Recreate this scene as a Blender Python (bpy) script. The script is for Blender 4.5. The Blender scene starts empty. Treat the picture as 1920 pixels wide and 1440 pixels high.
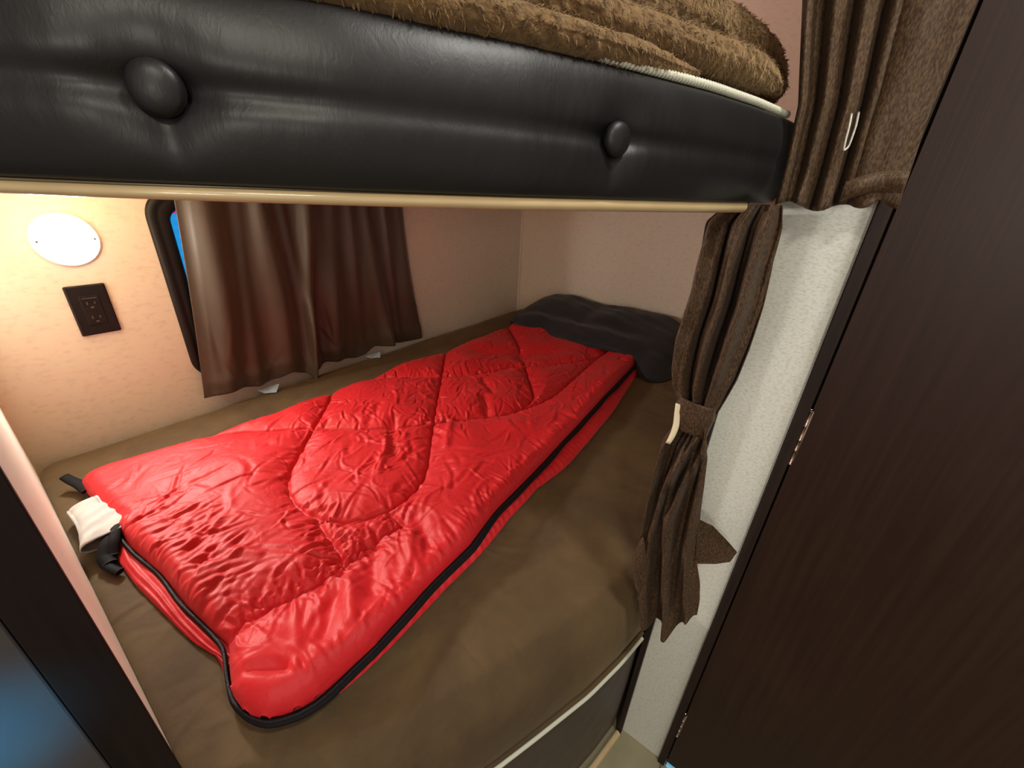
import bpy, math, random
import numpy as np
from mathutils import Matrix, Vector

random.seed(4); rng = np.random.default_rng(11)
sc = bpy.context.scene
COL = sc.collection

# ------------------------------------------------------------------ helpers
def link(name, verts, faces, mat=None, parent=None, smooth=True, subsurf=0, solid=0, bevel=0):
    me = bpy.data.meshes.new(name)
    me.from_pydata([tuple(map(float, v)) for v in verts], [], [tuple(map(int, f)) for f in faces])
    me.validate(); me.update()
    if smooth:
        me.polygons.foreach_set('use_smooth', [True]*len(me.polygons))
    o = bpy.data.objects.new(name, me); COL.objects.link(o)
    if mat: me.materials.append(mat)
    if parent: o.parent = parent
    if solid:
        m = o.modifiers.new('solid', 'SOLIDIFY'); m.thickness = solid; m.offset = 0
    if bevel:
        m = o.modifiers.new('bevel', 'BEVEL'); m.width = bevel; m.segments = 2; m.limit_method = 'ANGLE'
    if subsurf:
        m = o.modifiers.new('sub', 'SUBSURF'); m.levels = m.render_levels = subsurf
    return o

def tag(o, label=None, cat=None, group=None, kind=None):
    if label: o['label'] = label
    if cat: o['category'] = cat
    if group: o['group'] = group
    if kind: o['kind'] = kind
    return o

def empty(name, loc=(0, 0, 0)):
    o = bpy.data.objects.new(name, None); COL.objects.link(o)
    o.empty_display_size = .05; o.location = loc
    return o

class MB:
    """collects several shells into one mesh"""
    def __init__(s): s.v = []; s.f = []
    def add(s, v, f):
        b = len(s.v); s.v += [tuple(map(float, p)) for p in v]; s.f += [tuple(int(i)+b for i in q) for q in f]
        return s
    def box(s, x0, x1, y0, y1, z0, z1):
        v = [(x, y, z) for x in (x0, x1) for y in (y0, y1) for z in (z0, z1)]
        return s.add(v, [(0, 1, 3, 2), (4, 6, 7, 5), (0, 4, 5, 1), (2, 3, 7, 6), (0, 2, 6, 4), (1, 5, 7, 3)])
    def build(s, name, mat=None, parent=None, **k):
        return link(name, s.v, s.f, mat, parent, **k)

def grid_faces(nu, nv, closeu=False, closev=False):
    f = []
    for i in range(nu-1 if not closeu else nu):
        for j in range(nv-1 if not closev else nv):
            a = i*nv+j; b = ((i+1) % nu)*nv+j; c = ((i+1) % nu)*nv+(j+1) % nv; d = i*nv+(j+1) % nv
            f.append((a, b, c, d))
    return f

def grid(P, name, mat, parent=None, flip=False, **k):
    nu, nv = P.shape[:2]
    f = grid_faces(nu, nv)
    if flip: f = [q[::-1] for q in f]
    return link(name, P.reshape(-1, 3), f, mat, parent, **k)

def tube_data(path, ra, rb=None, n=12, up=(0, 0, 1), cap=True):
    """elliptical tube: ra sideways, rb along up; ra/rb scalars or arrays"""
    P = np.array(path, float); m = len(P)
    ra = np.broadcast_to(np.array(ra, float), (m,)); rb = ra if rb is None else np.broadcast_to(np.array(rb, float), (m,))
    T = np.gradient(P, axis=0); T /= np.linalg.norm(T, axis=1)[:, None]+1e-12
    U0 = np.array(up, float); S = np.cross(T, U0); S /= np.linalg.norm(S, axis=1)[:, None]+1e-12
    U = np.cross(S, T)
    a = np.linspace(0, 2*math.pi, n, endpoint=False)
    V = P[:, None]+S[:, None]*(np.cos(a)[None, :, None]*ra[:, None, None])+U[:, None]*(np.sin(a)[None, :, None]*rb[:, None, None])
    f = grid_faces(m, n, closev=True)
    v = list(V.reshape(-1, 3))
    if cap:
        f.append(tuple(range(n))[::-1]); f.append(tuple((m-1)*n+i for i in range(n)))
    return v, f

def resample(pts, n, smooth=0):
    P = np.array(pts, float)
    d = np.r_[0, np.cumsum(np.linalg.norm(np.diff(P, axis=0), axis=1))]
    s = np.linspace(0, d[-1], n)
    Q = np.stack([np.interp(s, d, P[:, i]) for i in range(P.shape[1])], 1)
    for _ in range(smooth):
        R = Q.copy(); R[1:-1] = (Q[:-2]+2*Q[1:-1]+Q[2:])/4; Q = R
    return Q

def sines(x, y, freq, n=10, seed=0, aniso=None):
    r = np.random.default_rng(seed); o = np.zeros_like(x)
    for _ in range(n):
        a = r.uniform(0, 2*math.pi) if aniso is None else r.normal(aniso, .25)
        k = freq*r.uniform(.6, 1.6)
        o += np.sin(k*(x*math.cos(a)+y*math.sin(a))+r.uniform(0, 6.28))
    return o/math.sqrt(n)

def segdist(X, Y, line):
    D = np.full(X.shape, 9.)
    L = np.array(line, float)
    for a, b in zip(L[:-1], L[1:]):
        d = b-a; l2 = d@d+1e-12
        t = np.clip(((X-a[0])*d[0]+(Y-a[1])*d[1])/l2, 0, 1)
        D = np.minimum(D, np.hypot(X-a[0]-t*d[0], Y-a[1]-t*d[1]))
    return D

# ------------------------------------------------------------------ materials
def nt(name):
    m = bpy.data.materials.new(name); m.use_nodes = True
    return m, m.node_tree.nodes, m.node_tree.links, m.node_tree.nodes['Principled BSDF']

def mat(name, c, rough=.5, metal=0, c2=None, nscale=20, ndetail=4, stretch=(1, 1, 1), bump=0, bscale=200, bdist=.001,
        bstretch=(1, 1, 1), sheen=0, coat=0, spec=.5, lo=.35, hi=.65, emit=None, estr=0, rvar=0, sheen_tint=None, bdetail=3):
    m, N, L, B = nt(name)
    B.inputs['Base Color'].default_value = (*c, 1); B.inputs['Roughness'].default_value = rough
    B.inputs['Metallic'].default_value = metal; B.inputs['Specular IOR Level'].default_value = spec
    B.inputs['Sheen Weight'].default_value = sheen; B.inputs['Coat Weight'].default_value = coat
    if sheen_tint: B.inputs['Sheen Tint'].default_value = (*sheen_tint, 1)
    tc = N.new('ShaderNodeTexCoord')
    def noise(scale, st, det):
        mp = N.new('ShaderNodeMapping'); mp.inputs['Scale'].default_value = st
        L.new(tc.outputs['Object'], mp.inputs['Vector'])
        n = N.new('ShaderNodeTexNoise'); n.inputs['Scale'].default_value = scale; n.inputs['Detail'].default_value = det
        L.new(mp.outputs[0], n.inputs['Vector']); return n
    if c2 is not None:
        n = noise(nscale, stretch, ndetail)
        r = N.new('ShaderNodeMapRange'); r.inputs['From Min'].default_value = lo; r.inputs['From Max'].default_value = hi
        L.new(n.outputs['Fac'], r.inputs['Value'])
        mx = N.new('ShaderNodeMix'); mx.data_type = 'RGBA'
        mx.inputs['A'].default_value = (*c, 1); mx.inputs['B'].default_value = (*c2, 1)
        L.new(r.outputs[0], mx.inputs['Factor']); L.new(mx.outputs['Result'], B.inputs['Base Color'])
        if rvar:
            r2 = N.new('ShaderNodeMapRange'); r2.inputs['To Min'].default_value = rough-rvar; r2.inputs['To Max'].default_value = rough+rvar
            L.new(n.outputs['Fac'], r2.inputs['Value']); L.new(r2.outputs[0], B.inputs['Roughness'])
    if bump:
        n = noise(bscale, bstretch, bdetail)
        b = N.new('ShaderNodeBump'); b.inputs['Strength'].default_value = bump; b.inputs['Distance'].default_value = bdist
        L.new(n.outputs['Fac'], b.inputs['Height']); L.new(b.outputs[0], B.inputs['Normal'])
    if emit:
        B.inputs['Emission Color'].default_value = (*emit, 1); B.inputs['Emission Strength'].default_value = estr
    return m

M = {}
M['wall'] = mat('cream_wall_vinyl', (.82, .74, .62), .6, c2=(.74, .65, .53), nscale=60, stretch=(1, 1, 1.8), lo=.52, hi=.72, bump=.22, bscale=60, bdist=.0016)
M['wall_pale'] = mat('pale_wall_vinyl', (.74, .75, .68), .6, c2=(.60, .60, .52), nscale=230, stretch=(1, 1, 1.9), lo=.46, hi=.68, bump=.3, bscale=260, bdist=.001)
M['wood'] = mat('dark_wood_laminate', (.020, .0070, .0038), .42, spec=.32, c2=(.031, .0120, .0068), nscale=40, ndetail=8, stretch=(3, 3, .12), lo=.3, hi=.7, bump=.12, bscale=90, bdist=.0006, bstretch=(3, 3, .08), rvar=.06)
M['wood_trim'] = mat('dark_wood_trim', (.013, .0065, .005), .55, spec=.3, c2=(.026, .013, .009), nscale=40, stretch=(3, 3, .12))
M['panel_grey'] = mat('charcoal_cabinet_laminate', (.045, .04, .042), .3, c2=(.06, .05, .05), nscale=14, lo=.3, hi=.7, bump=.15, bscale=18, bdist=.004)
M['rail'] = mat('cream_rail_moulding', (.60, .45, .24), .32, coat=.3, c2=(.55, .41, .22), nscale=30)
M['floor'] = mat('olive_beige_vinyl_floor', (.32, .28, .17), .5, c2=(.24, .22, .13), nscale=12, ndetail=6)
M['ceil'] = mat('ceiling_panel', (.7, .66, .58), .7)
M['blackp'] = mat('black_plastic', (.009, .008, .009), .45, c2=(.012, .010, .010), nscale=40, spec=.3)
M['slot'] = mat('outlet_slot_grey', (.10, .09, .085), .4)
M['metal'] = mat('brushed_nickel', (.62, .44, .38), .28, metal=1, c2=(.55, .40, .34), nscale=80)
M['cord'] = mat('white_cord', (.70, .68, .58), .6, bump=.8, bscale=260, bdist=.001, bstretch=(1, 1, 1))
M['cotton'] = mat('white_cotton', (.46, .46, .46), .85, c2=(.62, .60, .56), nscale=30, bump=.4, bscale=300)
M['tagc'] = mat('cream_tag_cloth', (.72, .66, .45), .8)
M['glass'] = mat('tinted_glass', (.8, .9, 1), .02); 
M['glass'].node_tree.nodes['Principled BSDF'].inputs['Transmission Weight'].default_value = 1
M['pillow'] = mat('charcoal_pillowcase', (.009, .008, .011), .85, c2=(.018, .015, .020), nscale=10, bump=.35, bscale=25, bdist=.006, sheen=.12)
M['pipwhite'] = mat('off_white_piping', (.62, .62, .50), .55, bump=.6, bscale=400, bdist=.0008)

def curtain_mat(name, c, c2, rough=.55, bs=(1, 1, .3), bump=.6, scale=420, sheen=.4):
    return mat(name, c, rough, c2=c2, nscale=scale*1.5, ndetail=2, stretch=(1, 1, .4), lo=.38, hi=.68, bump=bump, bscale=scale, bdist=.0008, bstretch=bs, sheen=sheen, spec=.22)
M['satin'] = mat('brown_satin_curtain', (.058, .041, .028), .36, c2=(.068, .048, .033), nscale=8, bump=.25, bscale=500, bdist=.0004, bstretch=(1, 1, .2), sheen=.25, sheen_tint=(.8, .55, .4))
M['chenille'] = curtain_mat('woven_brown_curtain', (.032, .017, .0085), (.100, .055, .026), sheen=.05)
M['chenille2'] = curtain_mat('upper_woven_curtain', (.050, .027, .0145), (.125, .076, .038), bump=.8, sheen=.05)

# faux leather
def leather(name, c):
    m, N, L, B = nt(name)
    B.inputs['Base Color'].default_value = (*c, 1); B.inputs['Roughness'].default_value = .36
    B.inputs['Specular IOR Level'].default_value = .42
    tc = N.new('ShaderNodeTexCoord')
    mp = N.new('ShaderNodeMapping'); mp.inputs['Scale'].default_value = (1, 1, .35); L.new(tc.outputs['Object'], mp.inputs[0])
    n1 = N.new('ShaderNodeTexNoise'); n1.inputs['Scale'].default_value = 420; n1.inputs['Detail'].default_value = 3; n1.inputs['Distortion'].default_value = .8
    L.new(mp.outputs[0], n1.inputs['Vector'])
    n2 = N.new('ShaderNodeTexNoise'); n2.inputs['Scale'].default_value = 26; n2.inputs['Detail'].default_value = 5; L.new(tc.outputs['Object'], n2.inputs['Vector'])
    r = N.new('ShaderNodeMapRange'); r.inputs['To Min'].default_value = .34; r.inputs['To Max'].default_value = .52; L.new(n2.outputs['Fac'], r.inputs[0]); L.new(r.outputs[0], B.inputs['Roughness'])
    b = N.new('ShaderNodeBump'); b.inputs['Strength'].default_value = .30; b.inputs['Distance'].default_value = .0004; L.new(n1.outputs['Fac'], b.inputs['Height'])
    b2 = N.new('ShaderNodeBump'); b2.inputs['Strength'].default_value = .06; b2.inputs['Distance'].default_value = .002
    L.new(n2.outputs['Fac'], b2.inputs['Height']); L.new(b.outputs[0], b2.inputs['Normal']); L.new(b2.outputs[0], B.inputs['Normal'])
    return m
M['leather'] = leather('black_brown_faux_leather', (.010, .0095, .010))
M['leather_lower'] = leather('brown_faux_leather', (.060, .042, .034))

# suede mattress cover
def suede():
    m, N, L, B = nt('brown_suede_cover')
    tc = N.new('ShaderNodeTexCoord')
    n1 = N.new('ShaderNodeTexNoise'); n1.inputs['Scale'].default_value = 6.3; n1.inputs['Detail'].default_value = 8; n1.inputs['Roughness'].default_value = .62; n1.inputs['Distortion'].default_value = .5
    L.new(tc.outputs['Object'], n1.inputs['Vector'])
    cr = N.new('ShaderNodeValToRGB'); L.new(n1.outputs['Fac'], cr.inputs[0])
    e = cr.color_ramp.elements; e[0].position = .36; e[0].color = (.062, .036, .014, 1); e[1].position = .64; e[1].color = (.108, .068, .025, 1)
    L.new(cr.outputs[0], B.inputs['Base Color'])
    B.inputs['Roughness'].default_value = .85; B.inputs['Sheen Weight'].default_value = .15; B.inputs['Sheen Tint'].default_value = (.75, .55, .3, 1)
    n2 = N.new('ShaderNodeTexNoise'); n2.inputs['Scale'].default_value = 24; n2.inputs['Detail'].default_value = 6; L.new(tc.outputs['Object'], n2.inputs['Vector'])
    b = N.new('ShaderNodeBump'); b.inputs['Strength'].default_value = .5; b.inputs['Distance'].default_value = .006; L.new(n2.outputs['Fac'], b.inputs['Height'])
    L.new(b.outputs[0], B.inputs['Normal'])
    return m
M['suede'] = suede()
M['plush'] = mat('brown_plush', (.095, .048, .017), .9, c2=(.19, .104, .036), nscale=150, ndetail=4, stretch=(1, 1, 1), lo=.35, hi=.68, bump=1, bscale=130, bdist=.006, sheen=.6, sheen_tint=(.9, .65, .35), bdetail=5)

def nylon(name, c):
    m, N, L, B = nt(name)
    B.inputs['Base Color'].default_value = (*c, 1); B.inputs['Roughness'].default_value = .56
    B.inputs['Sheen Weight'].default_value = .10; B.inputs['Sheen Tint'].default_value = (1, .35, .35, 1); B.inputs['Specular IOR Level'].default_value = .42
    tc = N.new('ShaderNodeTexCoord')
    n = N.new('ShaderNodeTexNoise'); n.inputs['Scale'].default_value = 26; n.inputs['Detail'].default_value = 4; n.inputs['Distortion'].default_value = 1.6
    L.new(tc.outputs['Object'], n.inputs['Vector'])
    w = N.new('ShaderNodeTexNoise'); w.inputs['Scale'].default_value = 900; L.new(tc.outputs['Object'], w.inputs['Vector'])
    b = N.new('ShaderNodeBump'); b.inputs['Strength'].default_value = .30; b.inputs['Distance'].default_value = .006; L.new(n.outputs['Fac'], b.inputs['Height'])
    b2 = N.new('ShaderNodeBump'); b2.inputs['Strength'].default_value = .12; b2.inputs['Distance'].default_value = .0004; L.new(w.outputs['Fac'], b2.inputs['Height'])
    L.new(b.outputs[0], b2.inputs['Normal']); L.new(b2.outputs[0], B.inputs['Normal'])
    return m
M['red'] = nylon('red_nylon', (.60, .010, .016))
M['tape'] = mat('black_zipper_tape', (.005, .0045, .006), .75, spec=.2, bump=.5, bscale=500, bdist=.0006)
M['coil'] = mat('black_zipper_coil', (.006, .006, .009), .45, spec=.3, bump=1, bscale=700, bdist=.001)

# ------------------------------------------------------------------ plan curve of the bunk fronts
CUR = [(-.06, .405), (-.02, .36), (.06, .285), (.15, .225), (.244, .178), (.316, .151), (.42, .114), (.503, .093), (.592, .077), (.612, .0735)]
CP = resample(CUR, 260, 25)
CT = np.gradient(CP, axis=0); CT /= np.linalg.norm(CT, axis=1)[:, None]
CN = np.stack([CT[:, 1], -CT[:, 0]], 1)          # outward, towards the aisle
CS = np.r_[0, np.cumsum(np.linalg.norm(np.diff(CP, axis=0), axis=1))]
def near_s(x, y): return CS[np.argmin(np.hypot(CP[:, 0]-x, CP[:, 1]-y))]
def off(o): return CP+CN*(o if np.ndim(o) == 0 else np.asarray(o)[:, None])
def front_y(x): return np.interp(x, CP[:, 0], CP[:, 1])

# ------------------------------------------------------------------ the room
def struct(name, mb, m, **k): return tag(mb.build(name, m, smooth=False, **k), kind='structure')
WY = 1.344; EX = 1.886; LX = -.022; CZ = 2.02
WX0, WX1, WZ0, WZ1 = .380, 1.030, .625, 1.038      # clear opening of the window
b = MB()
b.box(LX-.04, WX0-.01, WY, WY+.04, 0, CZ); b.box(WX1+.01, EX+.04, WY, WY+.04, 0, CZ)
b.box(WX0-.01, WX1+.01, WY, WY+.04, 0, WZ0-.01); b.box(WX0-.01, WX1+.01, WY, WY+.04, WZ1+.01, CZ)
struct('wall_back', b, M['wall'])
struct('wall_right', MB().box(EX, EX+.04, .03, WY, 0, CZ), M['wall'])
struct('wall_left', MB().box(LX-.036, LX, .385, WY, 0, CZ), M['wall'])
struct('wall_partition', MB().box(.6035, .645, -.020, .070, 0, CZ).box(.645, EX, .03, .070, 0, CZ), M['wall_pale'])
struct('ceiling', MB().box(-1.34, EX+.04, -1.34, WY+.04, CZ, CZ+.04), M['ceil'])
struct('floor', MB().box(-1.34, EX+.04, -1.34, WY+.04, -.04, 0), M['floor'])
# corner bead in the far corner
struct('trim_1', MB().box(EX-.008, EX-.0005, WY-.010, WY-.0005, .3, CZ-.001), M['wall'])
# dark post capping the left partition
struct('trim_2', MB().box(-.0525, -.0185, .372, .3845, .0, CZ-.002), mat('near_black_post', (.0065, .0030, .0028), .6, c2=(.010, .005, .004), nscale=40, stretch=(3, 3, .12), spec=.2), bevel=.001)
# dark vertical trim where the bunk front meets the pale wall
struct('trim_3', MB().box(.590, .603, .0655, .0765, .0, 1.112), M['wood_trim'], bevel=.001)
# jamb beside the door
struct('trim_4', MB().box(.5945, .64, -.0335, -.0208, 0, 1.97), M['wood_trim'], bevel=.0005)
# cream quarter round where the bunk base meets the floor
q = [(x, y, .004) for x, y in off(.006)[30:252]]
v, f = tube_data(q, .007, .009, 10); struct('baseboard_bunk', MB().add(v, f), M['rail'])
# floor seam
struct('trim_5', MB().box(.30, .62, -.030, -.027, .0, .0015), mat('seam_dark', (.10, .09, .05), .7))

# ------------------------------------------------------------------ window
win = empty('window_1', ((WX0+WX1)/2, WY, .83)); tag(win, kind='structure')
def rrect(x0, x1, z0, z1, r, n=10):
    o = []
    for cx, cz, a0 in ((x1-r, z1-r, 0), (x0+r, z1-r, 90), (x0+r, z0+r, 180), (x1-r, z0+r, 270)):
        for i in range(n+1):
            a = math.radians(a0+90*i/n); o.append((cx+r*math.cos(a), cz+r*math.sin(a)))
    return np.array(o)
loops = []
for inset, y, r in ((0, WY+.0, .066), (0, WY-.006, .066), (.004, WY-.011, .062), (.014, WY-.014, .054), (.018, WY-.011, .050), (.024, WY-.013, .044), (.040, WY-.012, .034), (.046, WY-.006, .030), (.048, WY+.03, .028)):
    p = rrect(WX0-.048+inset, WX1+.048-inset, WZ0-.048+inset, WZ1+.040-inset, r)
    loops.append(np.c_[p[:, 0]-win.location.x, np.full(len(p), y-win.location.y), p[:, 1]-win.location.z])
V = np.array(loops); link('window_frame', V.reshape(-1, 3), grid_faces(V.shape[0], V.shape[1], closev=True), M['blackp'], win)
wl = win.location
b = MB().box(WX0-wl.x-.001, WX1-wl.x+.001, .008, .011, WZ0-wl.z-.001, WZ1-wl.z+.001); b.build('window_pane', M['glass'], win, smooth=False)
# backlit pleated shade outside the pane
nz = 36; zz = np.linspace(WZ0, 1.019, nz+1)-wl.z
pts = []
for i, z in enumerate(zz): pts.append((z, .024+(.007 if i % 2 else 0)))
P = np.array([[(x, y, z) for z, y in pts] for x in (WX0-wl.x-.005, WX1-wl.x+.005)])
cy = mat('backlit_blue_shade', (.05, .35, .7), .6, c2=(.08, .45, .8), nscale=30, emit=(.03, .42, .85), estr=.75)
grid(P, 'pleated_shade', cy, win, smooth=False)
mg = mat('backlit_pink_band', (.7, .05, .3), .6, emit=(.8, .05, .28), estr=.8)
MB().box(WX0-wl.x-.005, WX1-wl.x+.005, .024, .032, 1.0195-wl.z, WZ1-wl.z+.009).build('shade_headrail', mg, win, smooth=False)

# ------------------------------------------------------------------ wall lamp
def lathe(profile, n=48, axis='y'):
    v = []
    for r, h in profile:
        for i in range(n):
            a = 2*math.pi*i/n
            v.append((r*math.cos(a), -h, r*math.sin(a)))
    f = grid_faces(len(profile), n, closev=True)
    f.append(tuple(range(n))); f.append(tuple((len(profile)-1)*n+i for i in range(n))[::-1])
    return v, f
lamp = empty('puck_light', (.181, WY-.0005, .974))
tag(lamp, 'round white glowing puck light on the textured wall above the outlet', 'wall light')
v, f = lathe([(.056, 0), (.056, .0035), (.054, .0055), (.052, .0058)])
link('trim_ring', v, f, mat('white_lamp_rim', (.8, .8, .78), .4), lamp)
em = mat('glowing_diffuser', (1, 1, 1), .4, emit=(1, .96, .90), estr=8)
v, f = lathe([(.0525, .0045), (.0525, .0075), (.051, .0095), (.044, .0104), (.034, .0110), (.018, .0115), (.004, .0116)])
link('diffuser', v, f, em, lamp)
for sx in (-1, 1):
    v, f = lathe([(.0022, .009), (.0022, .0125), (.001, .013)], 12)
    o = link('screw', [(p[0]+sx*.0455, p[1], p[2]) for p in v], f, M['slot'], lamp)

# ------------------------------------------------------------------ outlet
out = empty('power_outlet', (.180, WY-.0005, .819))
tag(out, 'black double power outlet plate on the textured wall under the puck light', 'power outlet')
MB().box(-.0355, .0355, -.0065, 0, -.0575, .0575).build('cover_plate', M['blackp'], out, smooth=False, bevel=.003)
MB().box(-.017, .017, -.0085, -.006, -.034, .034).build('socket_insert', M['blackp'], out, smooth=False, bevel=.0015)
MB().box(-.013, .013, -.0092, -.0084, .0275, .029).build('reset_strip', M['slot'], out, smooth=False)
for cz in (.013, -.020):
    for dx, dz, w, h in ((-.0065, .004, .0010, .0035), (.0065, .004, .0010, .0028), (0, -.006, .0028, .0018)):
        MB().box(dx-w, dx+w, -.0092, -.0080, cz+dz-h, cz+dz+h).build('slot', M['slot'], out, smooth=False)

# ------------------------------------------------------------------ window curtain
def cosw(x, c, w, a): return a*np.exp(-((x-c)/w)**2)
nu, nv = 260, 90
U = np.linspace(0, 1, nu)[:, None]; W = np.linspace(0, 1, nv)[None, :]     # W 0 top .. 1 bottom
xt = .397+(1.085-.397)*U; xb = .330+(1.135-.330)*U
bow = .004*np.sin(np.pi*W)*(U-.5)*2
X = xt*(1-W)+xb*W-bow+.0
ztop = 1.10+0*U; zbot = .536-.026*U
zbot = zbot+.010*np.sin(U*17+.5)*np.sin(U*9+1)+cosw(U, .30, .03, .012)+cosw(U, .47, .035, .012)-cosw(U, .385, .012, .022)+cosw(U, .72, .03, .012)-cosw(U, .62, .04, .004)-cosw(U, 0, .12, .006)
Z = ztop*(1-W)+zbot*W
def ridge(c0, c1, w0, w1, a): 
    c = c0*(1-W)+c1*W; w = w0*(1-W)+w1*W
    return a*np.exp(-((U-c)/w)**2)
D = ridge(.09, .07, .055, .07, .022)+ridge(.27, .30, .03, .075, .020)+ridge(.20, .17, .02, .025, .006)+ridge(.475, .385, .035, .014, .020)+ridge(.60, .52, .03, .04, .012)+ridge(.36, .43, .02, .03, .008)
D = D+ridge(.76, .80, .03, .035, .015)+ridge(.87, .88, .015, .02, .008)+ridge(.97, .98, .03, .04, .012)+ridge(.68, .66, .02, .03, .008)+.003*np.sin(U*60+W*3)*W
D = D+ .004*np.sin(U*31-W*4)+cosw(W, .93, .03, .002)
Yc = 1.322-D*(1.25+.5*W)
Yc = 1.322-(1.322-Yc)*np.clip(.25+U/.05, 0, 1)
Z = np.maximum(Z, .5065)
# a few small creases near the hem
cr = np.zeros((nu, nv))
for _ in range(45):
    cu, cw = rng.uniform(0, 1), rng.uniform(.72, 1); an = rng.normal(1.4, .5); l = rng.uniform(.02, .06); w = rng.uniform(.004, .009)
    du = (U-cu)*.8; dw = (W-cw)*.55
    al = du*math.cos(an)+dw*math.sin(an); pe = -du*math.sin(an)+dw*math.cos(an)
    cr += rng.uniform(-.003, .003)*np.exp(-(pe/w)**2-(al/l)**2)
Yc = Yc-cr
P = np.stack([X+0*W, np.broadcast_to(Yc, (nu, nv)), Z+0*U], 2)
ct = empty('window_curtain', (.74, 1.318, .53))
tag(ct, 'brown satin pleated curtain hanging over the rounded black-framed window', 'curtain')
o = grid(P-np.array(ct.location), 'curtain_cloth', M['satin'], ct, solid=.0012)
rod_v, rod_f = tube_data([(.36, 1.318, 1.1), (1.13, 1.318, 1.1)], .004, n=10)
link('curtain_rod', [np.array(p)-np.array(ct.location) for p in rod_v], rod_f, M['blackp'], ct)
paleblue = mat('pale_blue_tab', (.45, .62, .85), .5)
for cx, z in ((.505, .5075), (.895, .5075)):
    v = [(cx-.036, 1.315, z), (cx+.020, 1.315, z), (cx+.026, 1.300, z+.006), (cx-.004, 1.262, z), (cx-.030, 1.283, z)]
    o = link('hem_tab', [np.array(p)-np.array(ct.location) for p in v], [(0, 1, 2, 3, 4)], paleblue, ct, smooth=False, solid=.0015)
    o['label'] = 'pale blue tab showing under the curtain hem'

# ------------------------------------------------------------------ lower bunk: base panel, mattress
base = empty('lower_bunk_base', (.3, .2, 0))
tag(base, 'brown padded base panel under the lower mattress, curving to the floor', 'bunk base')
zs = np.array([.016, .03, .10, .20, .30, .335, .350, .356]); of = np.array([-.012, -.008, -.006, -.004, -.004, -.005, -.009, -.016])
Pm = np.array([[(*(CP[i]+CN[i]*o_), z) for z, o_ in zip(zs, of)] for i in range(30, 250, 3)])-np.array(base.location)
grid(Pm, 'front_panel', M['leather_lower'], base, solid=.004)
MB().box(-.3, 1.57, .24, 1.13, .30, .35).build('slat_deck', M['wood_trim'], base, smooth=False)
# white piping line along the top of the base
pp = [(x, y, .3625) for x, y in off(.004)[28:247]]
v, f = tube_data(pp, .0042, .0042, 10)
o = link('piping', [np.array(p)-np.array(base.location) for p in v], f, M['pipwhite'], base); o['label'] = 'off white piping cord'

nx = 360
t = np.linspace(0, 1, nx)
xs = np.concatenate([np.linspace(-.0215, .02, 40)[:-1], np.linspace(.02, .62, 240), np.linspace(.62, 1.84, 140)[1:], np.linspace(1.84, 1.882, 16)[1:]])
fy = front_y(xs); fy = np.where(xs > .585, np.maximum(.0765, fy), fy)
def smooth1(a, k):
    for _ in range(k): a = np.r_[a[0], (a[:-2]+2*a[1:-1]+a[2:])/4, a[-1]]
    return a
fy = smooth1(fy, 6)
by = np.full_like(xs, 1.325)
r = .035
for i, x in enumerate(xs):
    d = x-(-.018)
    if d < r: by[i] = 1.325-r+math.sqrt(max(r*r-(r-d)**2, 0))
# the curve is followed until the partition, beyond it the front side runs along the partition
prof = [(0.004, .368), (-.001, .385), (-.003, .41), (0.0, .44), (.006, .465), (.015, .483), (.028, .495), (.045, .502)]
mid = np.linspace(0, 1, 170)[1:-1]
bprof = [(.045, .502), (.025, .496), (.010, .482), (.002, .46), (0, .40), (0, .368)]
rows = []
for o_, z in prof: rows.append(np.stack([xs, fy+o_*1.15, np.full_like(xs, z)], 1))
for m_ in mid: rows.append(np.stack([xs, (fy+.05)*(1-m_)+(by-.045)*m_, np.full_like(xs, .5035)], 1))
for o_, z in bprof: rows.append(np.stack([xs, by-o_, np.full_like(xs, z)], 1))
P = np.array(rows)
top = np.clip((P[:, :, 2]-.44)/.06, 0, 1)
edge = np.exp(-(P[:, :, 0]+.0215)/.006)*.006
wr = .0016*sines(P[:, :, 0], P[:, :, 1], 14, 8, 3)+.0007*sines(P[:, :, 0], P[:, :, 1], 60, 12, 5)
# creases in the cover
for _ in range(150):
    if rng.random() < .5: cx, cyy = rng.uniform(-.01, .14), rng.uniform(.36, .85); an = rng.normal(.1, .5)
    else: cx, cyy = rng.uniform(.1, 1.2), rng.uniform(.12, .4); an = rng.normal(-.3, .7)
    l = rng.uniform(.012, .04); w = rng.uniform(.003, .007)
    dx, dy = P[:, :, 0]-cx, P[:, :, 1]-cyy
    al = dx*math.cos(an)+dy*math.sin(an); pe = -dx*math.sin(an)+dy*math.cos(an)
    wr = wr+rng.uniform(-.0015, .0022)*np.exp(-(pe/w)**2-(al/l)**2)
P[:, :, 2] += top*(wr-edge)
# horizontal pull lines on the drooping side
sidew = np.clip((.49-P[:, :, 2])/.02, 0, 1)
P[:, :, 1] -= sidew*.0030*np.sin(P[:, :, 2]*230+sines(P[:, :, 0], P[:, :, 0]*0, 7, 4, 8)*2)*(P[:, :, 1] < .5)
mt = empty('lower_mattress', (.9, .7, .36))
tag(mt, 'wide lower bunk mattress in a brown suede cover under the red sleeping bag', 'mattress')
grid(P-np.array(mt.location), 'mattress_cover', M['suede'], mt, flip=True)
# hem of the cover, a thin tucked roll just above the piping
v, f = tube_data([(x, y, .3725) for x, y in off(.001)[28:248]], .004, .005, 8)
link('cover_hem', [np.array(p)-np.array(mt.location) for p in v], f, M['suede'], mt)

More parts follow.
